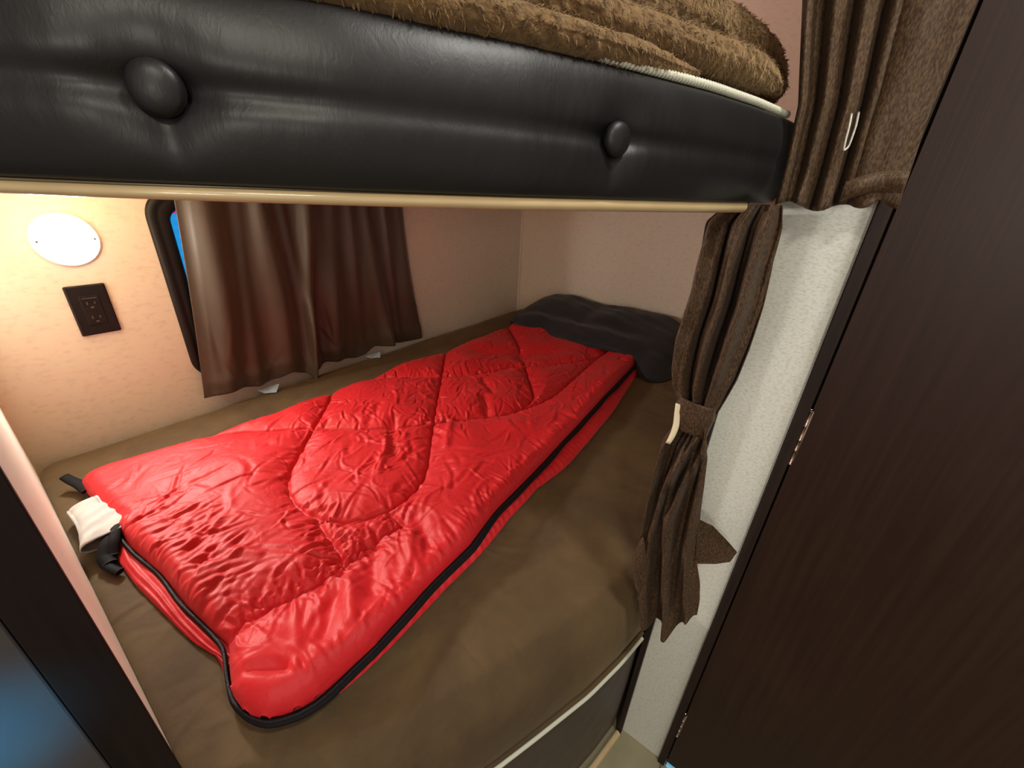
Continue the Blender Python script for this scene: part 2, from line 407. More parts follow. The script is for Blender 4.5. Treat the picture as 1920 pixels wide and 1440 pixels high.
# ------------------------------------------------------------------ sleeping bag
FAR = [(.026, 1.131), (.05, 1.143), (.081, 1.147), (.124, 1.135), (.215, 1.120), (.279, 1.118), (.341, 1.112), (.433, 1.100), (.521, 1.108), (.628, 1.108), (.734, 1.103), (.855, 1.112), (1.069, 1.097), (1.272, 1.092), (1.527, 1.119)]
NEAR = [(.046, .443), (.047, .413), (.060, .387), (.090, .368), (.115, .361), (.145, .360), (.195, .359), (.248, .365), (.308, .372), (.419, .378), (.52, .397), (.671, .408), (.914, .431), (1.128, .453), (1.520, .488)]
FOOT = [(.026, 1.131), (.029, 1.047), (.035, .981), (.040, .863), (.041, .829), (.054, .726), (.058, .629), (.066, .553), (.071, .522), (.057, .482), (.046, .443)]
BOT = [(.041, .445), (.046, .41), (.055, .390), (.089, .368), (.13, .354), (.192, .350), (.254, .353), (.338, .358), (.434, .360), (.538, .374), (.65, .382), (.765, .372), (.868, .380), (1.102, .402), (1.520, .470)]
BFOOT = [(.036, 1.11), (.038, .98), (.026, .89), (.019, .829), (.022, .756), (.035, .639), (.043, .577), (.056, .527), (.050, .482), (.041, .445)]
def coons(far, near, foot, nu, nv, headx=1.53, sm=3, pw=.0):
    c0 = resample(far, nu, sm); c1 = resample(near, nu, sm)
    d0 = resample(foot, nv, sm)
    d1 = np.linspace(far[-1], near[-1], nv)
    u = np.linspace(0, 1, nu)[:, None, None]; v = np.linspace(0, 1, nv)[None, :, None]
    L1 = (1-v)*c0[:, None]+v*c1[:, None]; L2 = (1-u)*d0[None]+u*d1[None]
    B_ = (1-u)*(1-v)*c0[0]+(1-u)*v*c1[0]+u*(1-v)*c0[-1]+u*v*c1[-1]
    return L1+L2-B_, c0, c1, d0
SEAMS = [
 [(.12, 1.20), (.275, 1.103), (.364, 1.02), (.45, .954), (.504, .865), (.605, .778), (.674, .729), (.751, .673), (.841, .605), (1.003, .57), (1.203, .593), (1.432, .619), (1.6, .62)],
 [(1.2, 1.2), (1.041, 1.068), (.893, .934), (.783, .84), (.666, .735), (.556, .635), (.499, .577), (.438, .553), (.375, .553), (.327, .567), (.297, .597), (.274, .64), (.266, .706), (.277, .769), (.305, .814), (.341, .846), (.45, .954), (.561, 1.055), (.606, 1.12)],
 [(.68, 1.16), (.727, 1.094), (.809, 1.018), (.89, .931), (.954, .869), (1.065, .822), (1.137, .80), (1.215, .724), (1.33, .65), (1.432, .619)],
 [(1.492, 1.12), (1.321, .93), (1.192, .809), (1.048, .68), (.98, .615), (.914, .598), (.835, .612)],
 [(.274, .64), (.26, .549), (.245, .496)],
 [(.375, .553), (.374, .502), (.34, .513), (.299, .513), (.236, .51), (.194, .51), (.166, .517), (.129, .525), (.093, .528), (.060, .515)]]
G, c0, c1, d0 = coons(FAR, NEAR, FOOT, 620, 330)
X, Y = G[:, :, 0], G[:, :, 1]
dfar = segdist(X, Y, c0[::8]); dnear = segdist(X, Y, c1[::5]); dfoot = segdist(X, Y, d0[::6])
SD = np.full(X.shape, 9.); 
for s in SEAMS:
    ss = resample(s, 60, 4); SD = np.minimum(SD, segdist(X+.0012*np.sin(Y*160), Y+.0012*np.sin(X*170), ss))
def rise(d, w): q_ = np.clip(d/w, 0, 1); return np.sqrt(1-(1-q_)**2)
env = rise(dfar, .045)*rise(dnear, .030)*rise(dfoot, .028)
zb = .510+.013*np.exp(-(dnear/.03))+.010*np.exp(-dfoot/.03)*(Y < .9)
pf = 1-np.exp(-(SD/.038))
Hh = env*(.019+.023*pf)
# soft billows
bil = .0035*sines(X, Y, 17, 9, 21)+.0022*sines(X, Y, 38, 12, 22)
Hh = Hh+env*bil*pf
# creases pulled out of the seams and free ones
gx, gy = np.gradient(SD)
allseam = np.concatenate([resample(s, 80, 4)[1:-1] for s in SEAMS])
seamdir = np.concatenate([np.gradient(resample(s, 80, 4), axis=0)[1:-1] for s in SEAMS])
cre = np.zeros_like(X)
def crease(cx, cy_, an, l, w, a, curve=0):
    i = np.where((np.abs(X-cx) < l*2.3+w*3) & (np.abs(Y-cy_) < l*2.3+w*3))
    if not len(i[0]): return
    dx, dy = X[i]-cx, Y[i]-cy_
    al = dx*math.cos(an)+dy*math.sin(an); pe = -dx*math.sin(an)+dy*math.cos(an)+curve*al*al
    cre[i] += a*(np.exp(-(pe/w)**2)-.45*np.exp(-((pe-1.6*w)/w)**2))*np.exp(-(al/l)**2)
for _ in range(1000):
    k = rng.integers(len(allseam)); p = allseam[k]; d = seamdir[k]
    an = math.atan2(d[1], d[0])+math.pi/2+rng.normal(0, .45)
    l = rng.uniform(.008, .035); side = rng.choice([-1, 1]); dd = side*(l*.8+.002)
    crease(p[0]+math.cos(an)*dd, p[1]+math.sin(an)*dd, an, l, rng.uniform(.0022, .005), rng.uniform(-.0036, .0032), rng.normal(0, 6))
for _ in range(620):
    cx, cy_ = rng.uniform(.03, 1.5), rng.uniform(.38, 1.1)
    an = rng.normal(.35, .75); l = rng.uniform(.012, .05)
    crease(cx, cy_, an, l, rng.uniform(.003, .008), rng.uniform(-.0034, .0030), rng.normal(0, 5))
for _ in range(260):
    crease(rng.uniform(.35, 1.05), rng.uniform(.62, 1.0), rng.normal(.9, .6), rng.uniform(.010, .032), rng.uniform(.0025, .005), rng.uniform(-.0036, .0034), rng.normal(0, 8))
# strong gathers by the foot and by the zip
for _ in range(120):
    cy_ = rng.uniform(.50, .90); crease(rng.uniform(.05, .16), cy_, rng.normal(.15, .35), rng.uniform(.02, .05), rng.uniform(.0025, .006), rng.uniform(-.004, .0038), rng.normal(0, 5))
for _ in range(150):
    i = rng.integers(40, 600); p = c1[i]; an = rng.normal(1.35, .35); l = rng.uniform(.012, .03)
    crease(p[0]+.3*l, p[1]+.02+l*.6, an, l, rng.uniform(.0025, .005), rng.uniform(-.003, .003))
# big named folds of the photo
for (ax, ay, bx, by_, w, a) in ((.60, .82, .50, .70, .012, -.008), (.52, .74, .43, .66, .010, .006), (.86, .72, .80, .66, .013, -.010), (.70, .70, .60, .62, .010, .007), (1.12, .96, 1.30, .78, .05, -.014), (1.33, .76, 1.44, .66, .03, -.008),
                              (.30, .50, .24, .42, .014, -.010), (.24, .48, .19, .40, .012, .009), (.20, .46, .15, .41, .012, -.009), (.36, .47, .31, .41, .012, .008), (.40, .50, .36, .42, .012, -.007), (.17, .61, .24, .53, .01, -.006), (.14, .66, .21, .56, .01, .005),
                              (.10, .46, .14, .40, .02, .006), (.07, .44, .10, .41, .008, -.008), (.95, .80, .90, .72, .012, -.009), (.33, .93, .40, .86, .012, -.004), (.62, .90, .55, .86, .01, -.005)):
    dd = segdist(X, Y, [(ax, ay), (bx, by_)]); cre += a*np.exp(-(dd/w)**2)
Hh = Hh+env*cre*np.clip(SD/.004, .25, 1)
Z = zb+Hh-env*.0070*np.exp(-(SD/.0030)**2)
Z = np.maximum(Z, .509)
bag = empty('sleeping_bag', (.7, .75, .505))
tag(bag, 'bright red quilted sleeping bag with black zip spread along the lower bunk', 'sleeping bag')
bl = np.array(bag.location)
top_q = np.stack([X, Y, Z], 2)
o = grid(top_q-bl, 'top_quilt', M['red'], bag, flip=True)
# lower layer
FB = [(x if i else .036, y-.012) for i, (x, y) in enumerate(FAR)]
G2, e0, e1, h0 = coons(FB, BOT, BFOOT, 420, 90)
X2, Y2 = G2[:, :, 0], G2[:, :, 1]
dn2 = np.minimum(segdist(X2, Y2, e1[::5]), segdist(X2, Y2, h0[::4])); df2 = segdist(X2, Y2, e0[::6])
env2 = rise(np.minimum(dn2, df2), .014)
ss2 = np.cumsum(np.r_[0, np.linalg.norm(np.diff(e1, axis=0), axis=1)])[:, None]
Z2 = .5065+env2*(.0125+.0022*np.sin(ss2*330+sines(X2, Y2, 30, 6, 31)*2)*np.exp(-dn2/.03)+.0012*sines(X2, Y2, 90, 8, 33))
grid(np.stack([X2, Y2, Z2], 2)-bl, 'bottom_quilt', M['red'], bag, flip=True)
# zip: from the foot opening round the corner up to the pillow
zp = [(.037, .90), (.036, .86), (.041, .80), (.050, .726), (.055, .64), (.062, .56), (.065, .522), (.052, .482), (.041, .443)]+[(x-.001, y-.005) for x, y in NEAR[1:]]
zp = resample(zp, 500, 12)
wob = .0018*np.sin(np.linspace(0, 60, 500))*np.sin(np.linspace(0, 17, 500))
nrm = np.gradient(zp, axis=0); nrm = np.stack([nrm[:, 1], -nrm[:, 0]], 1); nrm /= np.linalg.norm(nrm, axis=1)[:, None]
zc = zp+nrm*wob[:, None]
wid = np.interp(np.arange(500), [0, 110, 150, 180, 499], [.0028, .0030, .0075, .0092, .0075])
zpath = np.c_[zc, np.interp(np.arange(500), [0, 120, 170, 499], [.5215, .5205, .5235, .5255])]
v, f = tube_data(zpath, wid, .0042, 12)
zip_o = link('zipper', [np.array(p)-bl for p in v], f, M['tape'], bag)
v, f = tube_data(zpath+np.array([0, 0, .0042]), .0022, .0014, 8)
link('zipper_coil', [np.array(p)-bl for p in v], f, M['coil'], zip_o)
# zip slider with cord at the foot opening
b = MB()
for pth, r_ in (([(.036, .895, .524), (.026, .880, .532), (.014, .866, .528), (.006, .850, .519), (.008, .830, .514)], .011), ([(.044, .905, .530), (.034, .885, .536), (.024, .862, .530), (.016, .845, .517)], .010), ([(.006, .856, .519), (.002, .838, .515), (.008, .815, .514), (.014, .800, .513)], .007)):
    v, f = tube_data(resample(pth, 24, 3), r_, r_*.7, 10); b.add(v, f)
v = np.array(b.v)-bl; link('zipper_pull', v, b.f, M['tape'], bag)
# corner tab
b = MB(); v, f = tube_data(resample([(.034, 1.085, .520), (.027, 1.115, .522), (.018, 1.135, .528), (.012, 1.150, .534)], 20, 2), np.linspace(.013, .009, 20), .004, 10); b.add(v, f)
v, f = tube_data(resample([(.036, 1.08, .516), (.026, 1.06, .514), (.018, 1.045, .512)], 16, 2), .008, .003, 10); b.add(v, f)
link('hanging_loop', np.array(b.v)-bl, b.f, M['tape'], bag)
# white care label: a cotton flap looping out of the foot end
ns, nl = 40, 26
prof = resample([(.060, .533), (.035, .540), (.010, .541), (-.006, .537), (-.0145, .528), (-.014, .518), (-.004, .5115), (.012, .5095), (.034, .5095)], ns, 2)
s = np.linspace(0, 1, nl)
P = np.zeros((ns, nl, 3))
for i in range(ns):
    w_ = 1-.10*abs(i/ns-.3)
    P[i, :, 0] = prof[i, 0]+.006*np.sin(s*3)+(.010*(s-.2) if i > 8 else 0)*.6
    P[i, :, 1] = .885+(1.022-.885)*s+(.010*np.sin(i*.15))*(s-.5)
    P[i, :, 2] = prof[i, 1]-.012*s*(1 if i < 22 else .1)*np.sin(s*2.2)**2*.6+.0012*np.sin(s*26+i*.3)
    P[i, :, 2] = np.maximum(P[i, :, 2], .5085)
o = grid(P-bl, 'care_label', M['cotton'], bag, solid=.0016); o['label'] = 'white folded cotton care label'

# ------------------------------------------------------------------ pillow
ny, nxp = 130, 70
ys = np.linspace(1.215, .335, ny)
ztp = np.interp(ys[::-1], [.335, .38, .42, .48, .533, .624, .697, .791, .881, .965, 1.069, 1.12, 1.166, 1.19, 1.215], [.52, .585, .618, .635, .641, .641, .642, .624, .636, .642, .628, .606, .575, .55, .52])[::-1]
xf = np.interp(ys[::-1], [.335, .36, .40, .44, .49, .60, .69, .78, .93, 1.03, 1.11, 1.18, 1.215], [1.52, 1.425, 1.39, 1.41, 1.476, 1.485, 1.466, 1.452, 1.495, 1.482, 1.52, 1.60, 1.68])[::-1]
ztp = smooth1(ztp, 4); xf = smooth1(xf, 3)
xb_ = np.interp(ys[::-1], [.335, .40, 1.16, 1.215], [1.80, 1.872, 1.872, 1.83])[::-1]
u = np.linspace(0, 1, nxp)
topz = np.zeros((ny, nxp, 3)); botz = np.zeros((ny, nxp, 3))
overbag = 1/(1+np.exp(-(ys-.47)/.012))*1/(1+np.exp((ys-1.14)/.012))
for i in range(ny):
    x = xf[i]+(xb_[i]-xf[i])*u
    e = .5105+overbag[i]*.036*np.clip((1.60-x)/.05, 0, 1)
    h = np.clip(ztp[i]-e, .003, 1)
    shp = np.where(u < .86, np.sin(np.clip(u/.86, 0, 1)*math.pi/2)**.62, np.sqrt(np.clip(1-((u-.86)/.14)**2, 0, 1)))
    topz[i, :, 0] = botz[i, :, 0] = x; topz[i, :, 1] = botz[i, :, 1] = ys[i]
    topz[i, :, 2] = e+h*shp+.002*(u > .01)*(u < .99); botz[i, :, 2] = e
XX, YY = topz[:, :, 0], topz[:, :, 1]
wr = .0022*sines(XX, YY, 30, 8, 41)+.0012*sines(XX, YY, 80, 8, 43)
wr *= np.clip((topz[:, :, 2]-botz[:, :, 2])/.03, 0, 1)
topz[:, :, 2] += wr
pil = empty('pillow', (1.66, .78, .51))
tag(pil, 'charcoal black pillow at the far end of the lower bunk', 'pillow')
pv = np.concatenate([topz.reshape(-1, 3), botz.reshape(-1, 3)])-np.array(pil.location)
gf = grid_faces(ny, nxp); n0 = ny*nxp
ff = [q_[::-1] for q_ in gf]+[tuple(a+n0 for a in q_) for q_ in gf]
ring = [i*nxp for i in range(ny)]+[(ny-1)*nxp+j for j in range(1, nxp)]+[i*nxp+nxp-1 for i in range(ny-2, -1, -1)]+[j for j in range(nxp-2, 0, -1)]
for a, b_ in zip(ring, ring[1:]+ring[:1]): ff.append((a, b_, b_+n0, a+n0))
link('pillowcase', pv, ff, M['pillow'], pil)
edge = [(xf[i]-.001, ys[i], botz[i, 0, 2]+.001) for i in range(ny)]
v, f = tube_data(edge, .0022, .0022, 8)
link('pillow_seam', [np.array(p)-np.array(pil.location) for p in v], f, M['pillow'], pil)

# ------------------------------------------------------------------ upper bunk
ub = empty('upper_bunk', (.3, .2, 1.11))
tag(ub, 'upper bunk with a black tufted faux leather front above the lower bed', 'bunk bed')
ul = np.array(ub.location)
S1 = near_s(.085, .268); S2 = near_s(.319, .150)
nt_ = 70
ang = np.linspace(0, 1, nt_)
# profile: under edge -> face -> top edge
zpr = np.concatenate([[1.129, 1.1255, 1.1245], np.linspace(1.1245, 1.2045, nt_)[1:], [1.2075, 1.209, 1.2085]])
tt = np.clip((zpr-1.1245)/.081, 0, 1)
opr = -.004+.0125*np.sin(np.pi*tt)**.55-.0022*np.exp(-((tt-.5)/.10)**2)
opr[:3] = [-.022, -.010, -.005]; opr[-3:] = [-.008, -.014, -.024]
rr = resample(CUR, 520, 50); rt = np.gradient(rr, axis=0); rt /= np.linalg.norm(rt, axis=1)[:, None]; rn = np.stack([rt[:, 1], -rt[:, 0]], 1)
rs = np.r_[0, np.cumsum(np.linalg.norm(np.diff(rr, axis=0), axis=1))]
Sg, Zg = np.meshgrid(rs, zpr, indexing='ij'); Og = np.broadcast_to(opr, Sg.shape).copy()
face = np.clip(np.sin(np.pi*np.clip((Zg-1.1245)/.081, 0, 1)), 0, 1)
for sb in (S1, S2):
    d = np.hypot(Sg-sb, (Zg-1.164))
    Og -= .0075*np.exp(-(d/.019)**2)
    Og -= face*.0035*np.exp(-((Zg-1.164-.05*(Sg-sb)*0)/.0065)**2)*np.exp(-np.abs(Sg-sb)/.07)
    Og -= face*.0022*np.exp(-((Sg-sb)/.006)**2)*(Zg < 1.164)
Og += face*(.0007*sines(Sg, Zg*.5, 22, 6, 51)+.00006*sines(Sg, Zg*.3, 500, 14, 53))
Pf = np.stack([rr[:, None, 0]+rn[:, None, 0]*Og, rr[:, None, 1]+rn[:, None, 1]*Og, Zg], 2)
grid(Pf[int(np.argmax(rr[:, 0] > -.018)):-6]-ul, 'padded_front', M['leather'], ub)
# tuft buttons
for sb in (S1, S2):
    k = np.argmin(np.abs(rs-sb)); c = rr[k]; n_ = rn[k]; t_ = rt[k]
    cen = np.array([c[0]+n_[0]*.0025, c[1]+n_[1]*.0025, 1.164])
    prof = [(.0088, -.004), (.0108, -.0015), (.0114, .0008), (.0108, .0030), (.0092, .0045), (.0068, .0056), (.0042, .0062), (.0020, .00645)]
    v = []
    for r_, h in prof:
        for i in range(40):
            a = 2*math.pi*i/40
            p = cen+np.array([t_[0], t_[1], 0])*r_*math.cos(a)+np.array([0, 0, 1])*r_*math.sin(a)+np.array([n_[0], n_[1], 0])*h
            v.append(p-ul)
    f = grid_faces(len(prof), 40, closev=True); v.append(cen+np.array([n_[0], n_[1], 0])*.0067-ul)
    lb = (len(prof)-1)*40; f += [(lb+i, len(v)-1, lb+(i+1) % 40) for i in range(40)]
    link('tuft_button', v, f, M['leather'], ub)
# deck board and cream rail under the padding
b = MB(); n = len(CP); inner = [(x, y) for x, y in off(-.012)[26:244]]
inner[0] = (-.0195, inner[0][1])
poly = inner+[(.598, .080), (1.880, .080), (1.880, 1.338), (-.0195, 1.338)]
poly = [(max(x, -.0195), y) for x, y in poly]
m_ = len(poly)
b.add([(x, y, 1.1175) for x, y in poly]+[(x, y, 1.135) for x, y in poly], [tuple(range(m_)), tuple(range(2*m_-1, m_-1, -1))]+[(i, (i+1) % m_, (i+1) % m_+m_, i+m_) for i in range(m_)])
v = np.array(b.v)-ul; link('deck_board', v, b.f, M['rail'], ub, smooth=False)
v, f = tube_data([(x, y, 1.1205) for x, y in off(-.006)[26:246]], .0040, np.linspace(.0028, .0056, 220), 12)
o = link('front_rail', [np.array(p)-ul for p in v], f, M['rail'], ub); o['label'] = 'cream rounded rail under the leather front'
# white rope piping along the top of the padding, twisted
pth = np.c_[off(-.006), np.full(len(CP), 1.2105)][150:252]; pth = resample(pth, 430)
tw = .0030+.0005*np.sin(np.arange(430)*1.15)
v, f = tube_data(pth, tw, tw, 10)
o = link('rope_piping', [np.array(p)-ul for p in v], f, M['pipwhite'], ub); o['label'] = 'white rope piping along the top edge'
# upper mattress
um = empty('upper_mattress', (.9, .7, 1.136))
tag(um, 'dark mattress of the upper bunk below the plush blanket', 'mattress')
poly = [(max(x, -.017), y) for x, y in off(-.040)[30:236]]+[(.60, .098), (1.875, .090), (1.875, 1.332), (-.017, 1.332)]
b = MB(); m_ = len(poly)
b.add([(x, y, 1.1365) for x, y in poly]+[(x, y, 1.198) for x, y in poly], [tuple(range(m_)), tuple(range(2*m_-1, m_-1, -1))]+[(i, (i+1) % m_, (i+1) % m_+m_, i+m_) for i in range(m_)])
link('mattress_body', np.array(b.v)-np.array(um.location), b.f, M['suede'], um, smooth=False, bevel=.006)

# plush blanket: three rolled folds along the edge
def fold(path, ra, rb, n=90, seed=0, nseg=260, amp=.0022):
    P_ = resample(path, nseg, 10)
    ra = np.interp(np.linspace(0, 1, nseg), np.linspace(0, 1, len(ra)), ra); rb = np.interp(np.linspace(0, 1, nseg), np.linspace(0, 1, len(rb)), rb)
    v, f = tube_data(P_, ra, rb, n)
    v = np.array(v); c = np.repeat(P_, n, 0); d = v-c; d /= np.linalg.norm(d, axis=1)[:, None]+1e-9
    s_ = np.repeat(np.linspace(0, 1, nseg)*np.linalg.norm(np.diff(P_, axis=0), axis=1).sum(), n)
    a_ = np.tile(np.linspace(0, 2*math.pi, n, endpoint=False), nseg)
    rad = np.repeat(np.maximum(ra, rb), n)
    arc = a_*rad
    nn = amp*(sines(s_+arc*.9, arc*.6, 420, 22, seed)*.35+sines(s_, arc, 120, 12, seed+1)*.25+sines(s_, arc, 28, 6, seed+2)*.9)
    return v+d*nn[:, None], f
def onc(xq, inset): 
    y = front_y(xq); k = np.argmin(abs(CP[:, 0]-xq)); return CP[k]-CN[k]*inset
b = MB()
pts = [(*onc(x, .008), z) for x, z in ((.02, 1.2150), (.12, 1.2150), (.20, 1.2155), (.28, 1.2160), (.34, 1.2165), (.385, 1.2165), (.405, 1.2165))]
v, f = fold(pts, [.012]*9+[.006, .001], [.0095]*9+[.006, .001], seed=60, amp=.0011); b.add(v, f)
pts = [(*onc(x, i_), z) for x, i_, z in ((.08, .036, 1.236), (.20, .034, 1.236), (.30, .032, 1.2365), (.38, .026, 1.236), (.45, .020, 1.235), (.52, .018, 1.234), (.565, .018, 1.232), (.585, .019, 1.230))]
v, f = fold(pts, [.019]*10+[.012, .002], [.0145]*10+[.010, .002], seed=64, amp=.0013); b.add(v, f)
pts = [(.10, .44, 1.297), (.25, .35, 1.292), (.40, .285, 1.287), (.52, .245, 1.284), (.62, .215, 1.282), (.72, .192, 1.280), (.82, .177, 1.274), (.86, .172, 1.264)]
v, f = fold(pts, [.075]*11+[.066, .056, .006], [.042]*4+[.046]*7+[.046, .038, .004], seed=68, amp=.0028, n=110, nseg=320); b.add(v, f)
pts = [(.30, .45, 1.24), (.60, .40, 1.24), (1.0, .36, 1.235), (1.4, .40, 1.23)]
v, f = fold(pts, [.16]*8+[.08], [.03]*8+[.02], seed=72, amp=.003, n=80); b.add(v, f)
# short pile: slim curved tufts rooted in the cloth
BV = np.array(b.v); BF = np.array([q_ for q_ in b.f if len(q_) == 4])
fc = BV[BF].mean(1); e1_ = BV[BF[:, 1]]-BV[BF[:, 0]]; e2_ = BV[BF[:, 3]]-BV[BF[:, 0]]
nn_ = np.cross(e1_, e2_); ar = np.linalg.norm(nn_, axis=1); nn_ /= ar[:, None]+1e-12
for lo_, hi_ in ((0, len(BF)),):
    pass
vis = (fc[:, 2] > 1.205) & (fc[:, 1] < .36) & (fc[:, 0] < .90)
ar = ar*vis; pr = ar/ar.sum()
NT = 34000
pk = rng.choice(len(BF), NT, p=pr); ra_, rb_ = rng.random(NT)[:, None], rng.random(NT)[:, None]
root = BV[BF[pk, 0]]+ra_*e1_[pk]+rb_*e2_[pk]; nr = nn_[pk]
axis_c = np.array([0, 0, 0.])
flow = np.stack([.45+.5*sines(root[:, 0], root[:, 2]*2, 25, 5, 91), -.2+.3*sines(root[:, 0], root[:, 1], 40, 5, 92), -.55+.4*sines(root[:, 0], root[:, 1]+root[:, 2], 32, 5, 93)], 1)
flow += rng.normal(0, .28, flow.shape)
flow -= nr*(flow*nr).sum(1)[:, None]; flow /= np.linalg.norm(flow, axis=1)[:, None]+1e-9
side = np.cross(nr, flow); ln = rng.uniform(.0035, .0065, NT)[:, None]; wd = rng.uniform(.00035, .0007, NT)[:, None]
A_ = root-nr*.0006
tv = np.stack([A_-side*wd, A_+side*wd, A_+nr*ln*.38+flow*ln*.35+side*wd*.8, A_+nr*ln*.38+flow*ln*.35-side*wd*.8, A_+nr*ln*.50+flow*ln*.95], 1).reshape(-1, 3)
o5 = np.arange(NT)*5
tf = [(int(k), int(k)+1, int(k)+2, int(k)+3) for k in o5]+[(int(k)+3, int(k)+2, int(k)+4) for k in o5]
b.add(tv, tf)
bk = link('plush_blanket', b.v, b.f, M['plush'])
tag(bk, 'thick golden brown plush blanket folded on the upper bunk edge', 'blanket')

# ------------------------------------------------------------------ lower front curtain, gathered by a tie
def sheet(rowz, rowl, rowr, rowx, pleat, amp, nu=240, nvv=200, hem=None, seed=0, phase=0, zsl=None):
    z = np.linspace(0, 1, nvv)                       # 0 top 1 bottom
    kz = np.linspace(0, 1, len(rowz))
    Zr = np.interp(z, kz, rowz); Lr = smooth1(np.interp(z, kz, rowl), 12); Rr = smooth1(np.interp(z, kz, rowr), 12)
    Ar = smooth1(np.interp(z, kz, amp), 8); Xr = smooth1(np.interp(z, kz, rowx), 8)
    u = np.linspace(0, 1, nu)[:, None]
    ph = phase+.8*np.sin(z*3.1)[None]
    base = u*pleat*2*math.pi+ph+.5*np.sin(u*9+seed)
    wv = np.sin(base)+.35*np.sin(base*2.3+1+z*4)
    Yv = Lr+(Rr-Lr)*(u+.018*np.sin(base*1.0+1.3))
    Xv = Xr+Ar*wv
    Zv = np.broadcast_to(Zr, (nu, nvv)).copy()
    if hem is not None:
        hm = hem(np.linspace(0, 1, nu))[:, None]; w_ = np.clip((z-.55)/.45, 0, 1)[None]**1.3
        Zv = Zv+hm*w_
    return Xv, Yv, Zv
KX = .937      # the cloth hangs a little in front of the trim
def sc_(y): return y*KX
def scz(z): return 1.134+(z-1.134)*KX
# upper part, from the bunk to the tie
rz = [1.124, 1.10, 1.06, 1.01, .955, .91, .885, .862, .842, .828]
rl = [.118, .140, .138, .136, .141, .137, .131, .120, .115, .114]
rr_ = [.063, .056, .054, .050, .050, .053, .058, .063, .069, .069]
Xv, Yv, Zv = sheet([scz(z) for z in rz], [sc_(y) for y in rl], [sc_(y) for y in rr_], [.548, .545, .542, .540, .540, .540, .541, .542, .543, .543], 3.2, [.010, .013, .016, .017, .017, .014, .010, .007, .005, .004], seed=2, phase=1.2)
cur = empty('bunk_curtain', (.545, .09, .42))
tag(cur, 'dark brown woven curtain gathered by a band beside the pale wall', 'curtain')
cl = np.array(cur.location)
cloth_up = np.stack([Xv, Yv, Zv], 2)
fine = .0008*sines(Yv*4, Zv, 90, 10, 5)
cloth_up[:, :, 0] += fine
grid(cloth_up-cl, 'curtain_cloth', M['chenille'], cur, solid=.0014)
# lower part, flaring below the tie
def hemf(u): return smooth1(np.interp(u, [0, .08, .2, .32, .42, .52, .64, .72, .80, 1], [.030, .0, -.022, -.026, -.004, -.014, -.018, -.012, .030, .045]), 120)
rz = [.838, .815, .785, .74, .69, .64, .59, .54, .49, .455]
rl = [.114, .118, .128, .128, .126, .125, .124, .118, .106, .096]
rr_ = [.069, .064, .059, .053, .048, .040, .030, .018, .008, .004]
Xv, Yv, Zv = sheet([scz(z) for z in rz], [sc_(y) for y in rl], [sc_(y) for y in rr_], [.543, .541, .538, .536, .534, .531, .528, .525, .522, .520], 3.6, [.004, .008, .012, .014, .015, .016, .017, .018, .019, .019], hem=hemf, seed=5, phase=.4)
# diagonal gathers leaving the knot
dg = np.zeros_like(Xv)
for (a, b_, c, d, w, am) in ((.110, .775, .070, .815, .006, -.006), (.112, .74, .066, .80, .006, .007), (.098, .70, .064, .76, .006, -.006), (.100, .66, .075, .72, .006, .006), (.095, .63, .070, .64, .007, .006), (.09, .6, .06, .56, .007, -.006)):
    dg += am*np.exp(-(segdist(Yv, Zv, [(a*KX, scz(b_)), (c*KX, scz(d))])/w)**2)
uu = np.linspace(0, 1, Xv.shape[0])[:, None]; zz_ = np.linspace(0, 1, Xv.shape[1])[None, :]
def rdg(cs, ws, as_):
    k = np.linspace(0, 1, len(cs)); c = np.interp(zz_, k, cs); w = np.interp(zz_, np.linspace(0, 1, len(ws)), ws); a = np.interp(zz_, np.linspace(0, 1, len(as_)), as_)
    return a*np.exp(-((uu-c)/w)**2)
F = rdg([.25, .10, .06, .08, .06], [.10, .05, .05, .08], [.006, .014, .012, .010])
F = F+rdg([.92, .60, .30, .22, .20, .22], [.10, .08, .07, .08, .10], [.008, .018, .016, .018, .020])
F = F+rdg([.98, .92, .66, .48, .52, .58, .62], [.08, .09, .08, .09, .11], [.006, .014, .022, .020, .026])
F = F+rdg([1.0, .98, .92, .84, .84, .86], [.06, .08, .09, .08], [.006, .012, .016, .016])
F = F+rdg([.55, .38, .16], [.04, .03, .02], [.006, .006, .0])+.0022*sines(uu*1.0+zz_*.25, zz_*.3, 38, 8, 15)
Xv = .548-.0*uu-F*1.35-.016*zz_**2+0*dg
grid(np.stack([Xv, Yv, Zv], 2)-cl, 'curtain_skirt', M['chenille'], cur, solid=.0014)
# pointed flap sticking out at the right behind the skirt
fl = [(.545, .070, .650), (.552, .045, .668), (.556, .024, .664), (.562, -.002, .642), (.566, -.016, .628), (.560, -.012, .610), (.552, .005, .600), (.545, .028, .590), (.545, .06, .585)]
flv = [(x, y*.97, scz(z)) for x, y, z in fl]
link('curtain_corner', np.array(flv)-cl, [tuple(range(len(flv)))], M['chenille'], cur, smooth=False, solid=.0015)
# small pocket fold to the left
rows = []
for k in range(26):
    t_ = k/25; z = scz(.600-.15*t_)
    w_ = math.sin(math.pi*min(1, t_*1.15+.06))**.6
    row = []
    for j in range(24):
        a = -1.1+2.6*j/23
        row.append((.522-.016*math.cos(a*.9)*w_, (.104-.014*t_)+.0125*math.sin(a)*w_, z+.010*math.cos(a*1.3)+.012*math.sin(a)))
    rows.append(row)
grid(np.array(rows)-cl, 'curtain_fold', M['chenille'], cur, solid=.0014)
